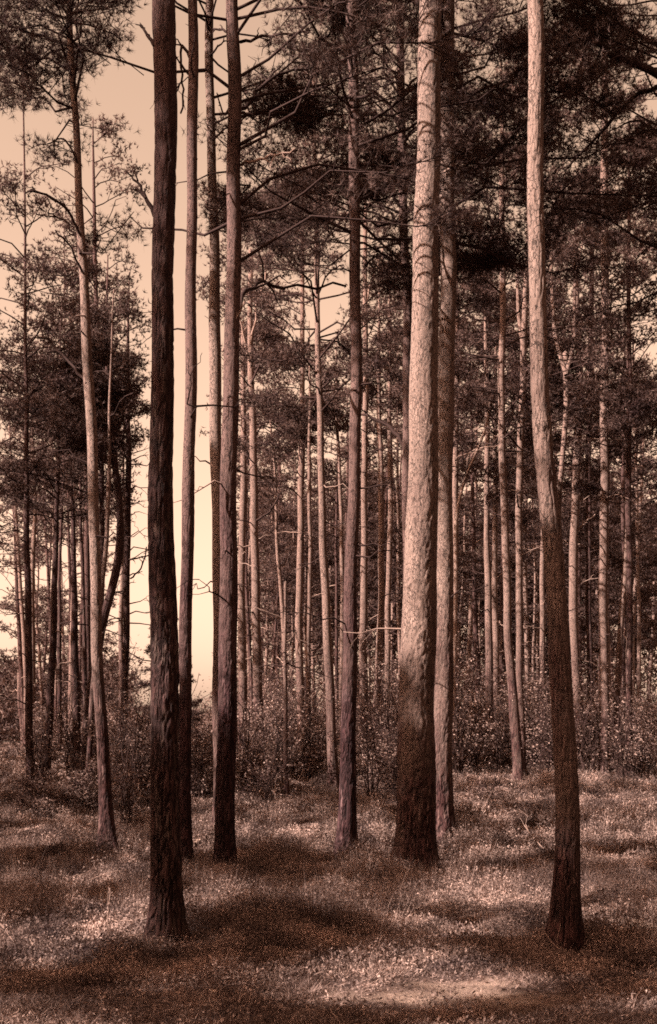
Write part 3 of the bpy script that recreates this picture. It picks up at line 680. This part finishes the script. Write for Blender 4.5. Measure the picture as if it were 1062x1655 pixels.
# sprays added to out-of-frame crowns, in line with the sun, shading DARK points
OFF = [T for T in TREES if T.get('off')]
for Q in DARK:
    for _ in range(3):
        cs = []
        for T in OFF:
            for t in rng.uniform(6.5, 18, 6):
                Sx = Q+t*SUN+rng.normal(size=3)*.09; dd = np.hypot(Sx[0]-T['b'][0], Sx[1]-T['b'][1])
                if dd < 3.1 and 3.2 < Sx[2] < T['H'] and abs(Sx[0]) > .3*Sx[1]: cs.append((dd, T, Sx))
        if cs: c_ = min(cs, key=lambda q: q[0]); c_[1].setdefault('aim', []).append(c_[2])
print('aimed', len(DARK), sum(len(T.get('aim', ())) for T in OFF))
for T in TREES: grow(T)

# ---- deep woodland that closes the view: countless small far crowns
mb = MB(); N = 34000
d = rng.uniform(58, 98, N); px = rng.uniform(-120, 1180, N); x = (px-CX)/F*d
hgt = rng.uniform(0, 1, N)**.8*np.where(px > 385, 13.5, 4.5); z = gz(x, d)+hgt+.2
P = np.stack([x, d, z], 1)
lay = vnoise(np.stack([x*.5, d*.5, z*2.2], 1), 11)
c = cover(P); ok = (lay > -.25) & (rng.random(N) < np.where(z < 3.2, 1, -np.log(1-np.clip(c, 0, .96))/2.2*(c > .25))) & ~((px > 210) & (px < 350) & (z > 3.0))
P = P[ok]; spray_foliage(mb, P, .34, 5, 5, .30, .075, flat=.3, m=0)
o = mb.build('far_woodland', [M_needle], attr='tone'); o['kind'] = 'stuff'; o['label'] = 'deep mass of far conifer foliage behind all the trunks'; o['category'] = 'woodland'

# unseen foliage ring added around the viewer to block low sky light
mb = MB(); N = 26000
an = rng.uniform(0, 2*math.pi, N); rd_ = rng.uniform(27, 46, N); x = rd_*np.sin(an); y = rd_*np.cos(an)
ok = ~((y > 0) & (abs(x) < .62*y)); x, y = x[ok], y[ok]; P = np.stack([x, y, rng.uniform(.3, 15, len(x))], 1)
P = P[vnoise(P*np.array([.4, .4, .8]), 12) > -.3]; spray_foliage(mb, P, .7, 4, 4, .55, .22, flat=.4, m=0)
o = mb.build('added_woodland_ring', [M_needle], attr='tone'); o['kind'] = 'stuff'; o['label'] = 'unseen woodland ring added around the viewer to block sky light'; o['category'] = 'woodland'

# ------------------------------------------------------------------ undergrowth
def shrub(label, px, py, wpx, hpx, n=2600, lf=.045, depth=None, name='shrub', cat='shrub', group=None, mat=None, dens=1.):
    if depth: x, y = (px-CX)/F*depth, depth; z = float(gz(x, y))
    else: x, y, z = at_ground(px, py)
    W, H = wpx/2*y/F, hpx*y/F; root = empty(name, (x, y, z), label, cat, group); b = np.array([x, y, z])
    st = MB(); fo = MB(); pxm = y/1237.; tips = []
    for _ in range(int(9+W*6)):
        az = rng.uniform(0, 6.28); rr = rng.uniform(0, .35)*W; P0 = b+np.array([math.cos(az)*rr, math.sin(az)*rr, -.05])
        sp = rng.uniform(.1, 1.)*W; hh = H*rng.uniform(.35, 1.3)*(1-.35*(sp/W)**2); s = np.linspace(0, 1, 6)
        B = P0+np.stack([math.cos(az)*sp*s**1.3, math.sin(az)*sp*s**1.3, hh*(s*1.25-.25*s**2)], 1); B[1:] += rng.normal(size=(5, 3))*.04*H
        tube(st, B, np.linspace(.008+pxm*.25, .003+pxm*.12, 6), 4)
        for _ in range(6):
            i = rng.integers(1, 6); Q = twig_path(B[i], unit(B[i]-B[i-1])+rng.normal(size=3)*.8, H*.3, 4, .1); tube(st, Q, .003+pxm*.13, 3); tips += list(Q)
        tips += list(B[2:])
    n = int(n*1.7); tips = np.array(tips); P = tips[rng.integers(0, len(tips), n)]+rng.normal(size=(n, 3))*np.array([.1, .1, .07])*max(.6, H)
    P = P[P[:, 2] > z+.02]
    k = vnoise(P*np.array([3.2, 3.2, 4.2]), 21) > -.12; P = P[k]
    D = rng.normal(size=(len(P), 3))*np.array([1, 1, .5])+[0, 0, .15]
    leaves(fo, P, D, max(lf, 2.0*pxm)*rng.uniform(.5, 1.6, len(P)), max(lf*.6, 1.35*pxm), a=rng.random(len(P)))
    st.build('stem', M_wood, root, b); fo.build('foliage', mat or M_shrub, root, b, attr='tone')
    return root
for a in [
    ('low dark heap of brambles at the left edge in front of the dark trunks', 70, 1318, 110, 62, 4200),
    ('low bramble bush between the left edge heap and the foot of the left leaning trunk', 135, 1322, 90, 78, 3600),
    ('leafy sunlit shrub between the left leaning trunk and the thick dark trunk', 212, 1300, 78, 170, 5200),
    ('bare twiggy bush at the foot of the left leaning trunk, on its right', 205, 1345, 60, 80, 1100),
    ('tall bush filling the gap under the bright sky between two slim left trunks', 326, 1292, 62, 150, 4600),
    ('straggly bush right of the close pair of trunks', 412, 1275, 80, 110, 3400),
    ('low bush behind the dead sapling', 470, 1262, 100, 78, 3400),
    ('dark bush filling the shade left of the central dark trunk', 515, 1248, 60, 80, 2600),
    ('tall pale leafy bush between the central dark trunk and the thickest trunk', 622, 1262, 64, 200, 5200),
    ('small bush low against the left side of the thickest trunk', 640, 1292, 46, 90, 2000),
    ('bright leafy bush right of the slimmer trunk behind the thickest one', 748, 1236, 70, 120, 4600),
    ('bright leafy bush in the middle of the right background, left of the curved foot', 790, 1232, 70, 70, 3600),
    ('leafy bush between the bright curved foot and the right leaning trunk', 866, 1246, 66, 130, 4600),
    ('leafy bush behind the lower part of the right leaning trunk', 905, 1240, 60, 110, 3000),
    ('leafy bush between the crooked trunk and the trunk near the right edge', 948, 1236, 34, 110, 3600),
    ('bush at the right edge below the pale leaning trunk', 1020, 1240, 60, 80, 3000),
    ('small round plant beside the foot of the trunk near the right edge', 1006, 1262, 30, 34, 900),
    ('low leafy clump in front of the bright curved foot', 800, 1288, 80, 34, 1800)]:
    shrub(a[0], a[1], a[2], a[3], a[4], a[5])
for px, d, wp, hp in [(205, 23, 26, 190), (228, 25, 24, 150), (190, 27, 22, 120), (318, 24, 22, 175), (336, 27, 24, 140), (398, 24, 30, 170), (430, 22, 34, 150), (455, 27, 26, 190), (500, 29, 26, 150), (603, 24, 26, 210), (634, 26, 30, 240), (648, 23, 22, 150),
                      (742, 29, 28, 170), (770, 31, 26, 150), (810, 30, 22, 140), (868, 31, 30, 190), (884, 28, 20, 150), (948, 30, 26, 170), (1005, 29, 24, 160), (60, 25, 30, 120), (110, 27, 30, 140)]:
    shrub('twiggy sapling', px, 0, wp, hp, 620, .045, depth=d, name='sapling', cat='sapling', group='twiggy saplings in the undergrowth')
for k_ in range(34):
    d = rng.uniform(27, 37); px = rng.uniform(386, 1045) if k_ < 26 else rng.uniform(30, 350)
    if min(abs(px-978), abs(px-838)) < 48: d = rng.uniform(33, 39)
    shrub('leafy bush in the undergrowth belt between the middle trunks', px, 0, rng.uniform(45, 85), rng.uniform(45, 120)*(1 if k_ < 26 else .8), 2400, .05, depth=d, group='bushes of the undergrowth belt')
for _ in range(40):
    px = rng.uniform(395, 1040); d = rng.uniform(36, 50); 
    shrub('far leafy bush in the undergrowth below the background trunks', px, 0, rng.uniform(50, 90), rng.uniform(60, 130), 1700, .06, depth=d, group='far bushes under the background trunks')
for px, d in ((60, 38), (105, 42), (160, 37), (200, 41), (240, 38), (290, 43), (322, 39), (345, 45), (370, 41)):
    shrub('far dark bush in the undergrowth on the left side', px, 0, 70, rng.uniform(45, 75), 1900, .06, depth=d, group='far bushes on the left side')

# young spruce behind the thick dark trunk
x, d = (268-CX)/F*27, 27.; z = float(gz(x, d)); root = empty('young_spruce', (x, d, z), 'young spruce half hidden behind the thick dark left trunk', 'young spruce')
mb = MB(); tk = MB(); H = 4.1; tube(tk, np.array([[x, d, z-.1], [x, d, z+H*.5], [x, d, z+H]]), [.04, .03, .01], 6)
for q in range(70):
    f = rng.uniform(.06, .97); az = rng.uniform(0, 6.28); L = (1-f)**.8*1.15+.08; s = np.linspace(0, 1, 5)
    B = np.array([x, d, z+H*f])+np.stack([math.cos(az)*L*s, math.sin(az)*L*s, L*(.12*s-.35*s**2+.2*s**3)], 1); tube(mb, B, np.linspace(.014, .007, 5), 4)
    n_ = int(6+L*22); ss = rng.uniform(.15, 1, n_); P = np.stack([np.interp(ss, s, B[:, c]) for c in range(3)], 1)+np.array([-math.sin(az), math.cos(az), 0])*(rng.uniform(-1, 1, n_)*(1.1-ss)*.3*L)[:, None]
    spray_foliage(mb, P, .045, 5, 6, .07, .014, flat=.5)
tk.build('trunk', M_wood, root, (x, d, z)); mb.build('crown', [M_wood, M_needle], root, (x, d, z), attr='tone')

# ------------------------------------------------------------------ ground cover
def scatter(n, y0, y1, pw):
    u = rng.random(n); 
    a = 1-pw+1; yy = (y0**a+u*(y1**a-y0**a))**(1/a)
    xx = rng.uniform(-1, 1, n)*(.33*yy+1.2); return xx, yy
mb = MB()
x, y = scatter(170000, 6.6, 36, 1.95)
bz = bare(x, y); pn = vnoise(np.stack([x*1.1, y*1.1, 0*x], 1), 31); pn2 = vnoise(np.stack([x*4, y*4, 0*x], 1), 32)
k = rng.random(len(x)) < np.clip((1-bz)*(.85+.35*pn2), 0, 1); x, y, pn, pn2 = x[k], y[k], pn[k], pn2[k]
z = gz(x, y); n = len(x); px = y/1237.
pn3 = vnoise(np.stack([x*2.6, y*2.6, 0*x], 1), 33); hgt = (.08+.09*rng.random(n))*np.clip(1+.4*pn+1.25*pn3, .2, 2.5)*np.clip((y-7.8)/1.5, .5, 1)
tone = np.clip(.5+.5*pn2+.25*rng.normal(size=n), 0, 1)
base = np.stack([x, y, z], 1)
for q in range(8):
    off = rng.normal(size=(n, 3))*np.array([.035, .035, 0]); P = base+off; P[:, 2] += hgt*rng.uniform(0, .9, n)
    D = rng.normal(size=(n, 3))*np.array([.8, .8, .5])+[0, 0, .55]
    leaves(mb, P, D, np.maximum(.026, 2.2*px)*rng.uniform(.6, 1.5, n), np.maximum(.013, 1.15*px), a=tone)
for q in range(2):
    D = rng.normal(size=(n, 3))*np.array([.35, .35, 0])+[0, 0, 1.]
    blades(mb, base-[0, 0, .01], D, hgt*rng.uniform(.9, 1.7, n), np.maximum(.0035, .42*px), a=tone)
o = mb.build('ground_cover', M_cover, attr='tone'); o['kind'] = 'stuff'; o['label'] = 'low heather and bilberry cover over the forest floor'; o['category'] = 'ground cover'
# short dry grass on the worn strip in front
mb = MB(); n = 90000; x = rng.uniform(-3.8, 3.8, n); y = rng.uniform(6.5, 9.6, n)
k = rng.random(n) < (.25+.75*(vnoise(np.stack([x*2.3, y*2.3, 0*x], 1), 41) > .05))*(1-.93*sand(x, y)); x, y = x[k], y[k]; n = len(x)
D = rng.normal(size=(n, 3))*np.array([.9, .9, .2])+[0, 0, .6]
blades(mb, np.stack([x, y, gz(x, y)-.004], 1), D, rng.uniform(.02, .085, n)*(.6+.8*(vnoise(np.stack([x*5, y*5, 0*x], 1), 43) > .1)), .007, a=rng.random(n))
m_ = 9000; x = rng.uniform(-3.8, 3.8, m_); y = rng.uniform(6.5, 9.8, m_); k = rng.random(m_) > .8*sand(x, y); x, y = x[k], y[k]; leaves(mb, np.stack([x, y, gz(x, y)+.004], 1), rng.normal(size=(len(x), 3))*np.array([1, 1, .25])+[0, 0, .1], rng.uniform(.02, .05, len(x)), .022, a=rng.random(len(x)))
o = mb.build('dry_grass', M_cover, attr='tone'); o['kind'] = 'stuff'; o['label'] = 'short dry grass on the worn strip in front'; o['category'] = 'grass'
# needle litter
mb = MB(); n = 30000; x = rng.uniform(-3.8, 3.8, n); y = rng.uniform(6.5, 12, n)
D = rng.normal(size=(n, 3))*np.array([1, 1, .08]); blades(mb, np.stack([x, y, gz(x, y)+.006], 1), D, rng.uniform(.02, .06, n), .004, a=rng.random(n))
o = mb.build('needle_litter', M_cover, attr='tone'); o['kind'] = 'stuff'; o['label'] = 'fallen needles and leaf scraps on the soil'; o['category'] = 'litter'

# tall stalks standing in the cover
for k_, (px, py, h) in enumerate([(170, 1540, .5), (175, 1500, .35), (805, 1355, .42), (807, 1330, .3), (60, 1400, .25), (640, 1460, .25), (205, 1590, .16), (950, 1440, .25)]):
    x, y, z = at_ground(px, py); mb = MB(); B = twig_path(np.array([x, y, z-.02]), np.array([rng.normal()*.1, rng.normal()*.1, 1]), h, 6, 0); tube(mb, B, np.linspace(.006, .003, 6), 5)
    for q in range(14):
        i = rng.integers(1, 6); leaves(mb, B[i:i+1]+rng.normal(size=(1, 3))*.01, rng.normal(size=(1, 3)), .03, .012, a=.8, m=1)
    o = mb.build('sapling', [M_pwood, M_cover], origin=(x, y, z), attr='tone'); o['label'] = ['tiny seedling stalk at the lower left below the leaning trunk', 'thin seedling stalk just behind the tiny one at lower left', 'thin upright stalk in the cover right of the slimmer trunk', 'short stalk behind the thin upright one right of the slimmer trunk', 'short stalk near the left edge in the cover', 'short stalk left of the foot of the thickest trunk', 'tiny sprout in front of the thick dark trunk', 'short stalk right of the right leaning trunk'][k_]
    o['category'] = 'seedling'

# fallen sticks
def stick(label, a, b, r, lift=.05, arc=0., mat=None, name='fallen_branch', mid=None):
    A = np.array(at_ground(*a)); B = np.array(at_ground(*b)); A[2] += lift*.4; B[2] += lift; s = np.linspace(0, 1, 7)
    P = A+(B-A)*s[:, None]; P[:, 2] = np.maximum(P[:, 2], gz(P[:, 0], P[:, 1])+.03)+arc*np.sin(s*math.pi); P[1:-1] += rng.normal(size=(5, 3))*.012
    mb = MB(); tube(mb, P, np.linspace(r, r*.5, 7), 7)
    L = np.linalg.norm(B-A)
    for q in range(3):
        i = rng.integers(2, 6); tube(mb, twig_path(P[i], unit(B-A)+rng.normal(size=3)*.5+[0, 0, .3], L*.25), np.linspace(r*.5, r*.25, 5), 5)
    o = mb.build(name, mat or M_pwood, origin=tuple(A)); o['label'] = label; o['category'] = 'fallen branch'
stick('pale stick slanting through the cover right of the thick dark trunk', (298, 1455), (336, 1418), .010, .10)
stick('second pale stick beside the thick dark trunk, lower and flatter', (300, 1432), (350, 1452), .009, .08)
stick('dark fallen bough lying on the sunny hummock', (386, 1368), (436, 1345), .035, .04, mat=M_wood)
stick('dark fallen bough in the sun between the left slim trunks', (308, 1372), (340, 1360), .04, .05, mat=M_wood)
stick('pale crooked branch propped in the bushes right of the close pair', (455, 1312), (428, 1262), .022, .12)
stick('thin pale stick standing out of the cover left of the thickest trunk', (578, 1490), (552, 1432), .007, .16)
stick('pale stick right of the one left of the thickest trunk', (668, 1490), (622, 1440), .008, .14)
stick('thin pale stick below the foot of the thickest trunk', (672, 1492), (650, 1445), .007, .14)
stick('thin stick lying in shade between the thickest trunk and the right leaning trunk', (893, 1395), (845, 1345), .009, .12)
stick('pale branch crossing the bush beside the left leaning trunk', (185, 1350), (236, 1300), .014, .25)
stick('thin stick rising from the cover at the lower left edge', (40, 1430), (62, 1395), .008, .12)

for _ in range(70):
    y = rng.uniform(8.8, 19); x = rng.uniform(-.29, .29)*y; az = rng.uniform(0, 6.28); L = rng.uniform(.15, .7); A = np.array([x, y, float(gz(x, y))+.04])
    P = np.stack([x+np.cos(az)*L*np.linspace(0, 1, 5), y+np.sin(az)*L*np.linspace(0, 1, 5), 0*np.linspace(0, 1, 5)], 1); P[:, 2] = gz(P[:, 0], P[:, 1])+.05+np.linspace(0, rng.uniform(0, .14), 5); P[1:] += rng.normal(size=(4, 3))*.02*L
    mb = MB(); tube(mb, P, np.linspace(.006, .003, 5), 4); q = P[2]; tube(mb, twig_path(q, unit(P[4]-q)+rng.normal(size=3)*.5+[0, 0, .4], L*.4), np.linspace(.004, .002, 5), 4)
    o = mb.build('fallen_twig', M_pwood if rng.random() < .7 else M_wood, origin=tuple(A)); o['label'] = 'small fallen twig lying in the heather of the forest floor'; o['category'] = 'fallen twig'; o['group'] = 'twigs scattered over the forest floor'

# stones
for lb, px, py, w_ in [('pale stone at the top of the sandy patch in front', 700, 1556, 15), ('pale stone in the sun at the right edge below the leaning trunk', 1008, 1512, 24), ('small pale flat stone on the worn ground at lower left', 345, 1606, 16),
                       ('small pale stone on the sunny hillock left of the close pair', 322, 1362, 14)]:
    x, y, z = at_ground(px, py); r = w_/2*y/F; a = np.linspace(0, math.pi, 9); bb = np.linspace(0, 2*math.pi, 14, endpoint=False)
    A, B = np.meshgrid(a, bb, indexing='ij'); V = np.stack([np.sin(A)*np.cos(B), np.sin(A)*np.sin(B), np.cos(A)*.6], -1).reshape(-1, 3)
    V = V*(1+.22*vnoise(V*1.7+px, 51))[:, None]*r+[x, y, z+r*.25]
    i = np.arange(8)[:, None]*14; j = np.arange(14)[None]
    mb = MB(); mb.add(V, np.stack([i+j, i+14+j, i+14+(j+1) % 14, i+(j+1) % 14], -1).reshape(-1, 4)); o = mb.build('stone', M_stone, origin=(x, y, z)); o['label'] = lb; o['category'] = 'stone'

# ------------------------------------------------------------------ each repeat's own label: which one it is between the trunks one can find
LM = [(-200, 'the left edge'), (160, 'the left leaning trunk'), (265, 'the thick dark trunk'), (365, 'the close pair'), (564, 'the central dark trunk'), (674, 'the thickest trunk'), (828, 'the bright curved trunk'),
      (905, 'the right leaning trunk'), (977, 'the right-edge lit trunk'), (1300, 'the right edge')]
ORD = 'first second third fourth fifth sixth seventh eighth ninth tenth eleventh twelfth thirteenth fourteenth fifteenth sixteenth seventeenth eighteenth nineteenth twentieth twenty-first twenty-second twenty-third twenty-fourth twenty-fifth twenty-sixth twenty-seventh twenty-eighth twenty-ninth thirtieth'.split()
KIND = {FARG: 'background pine', 'far bushes under the background trunks': 'far bush', 'far bushes on the left side': 'far dark bush',
        'bushes of the undergrowth belt': 'belt bush', 'twiggy saplings in the undergrowth': 'twiggy sapling', 'twigs scattered over the forest floor': 'fallen twig'}
for gname, word in KIND.items():
    for (p0, l0), (p1, l1) in zip(LM, LM[1:]):
        L = [(CX+F*o.location[0]/o.location[1], o) for o in S.objects if o.get('group') == gname]
        L = sorted([q for q in L if p0 <= q[0] < p1], key=lambda q: q[0])
        for k_, (_, o) in enumerate(L):
            if 'twig' in word: o['label'] = '%s %s from left between %s and %s' % (ORD[min(k_, 29)], word, l0, l1)
            else: o['label'] = '%s %s from left between %s and %s' % (ORD[min(k_, 29)], word, l0, l1)
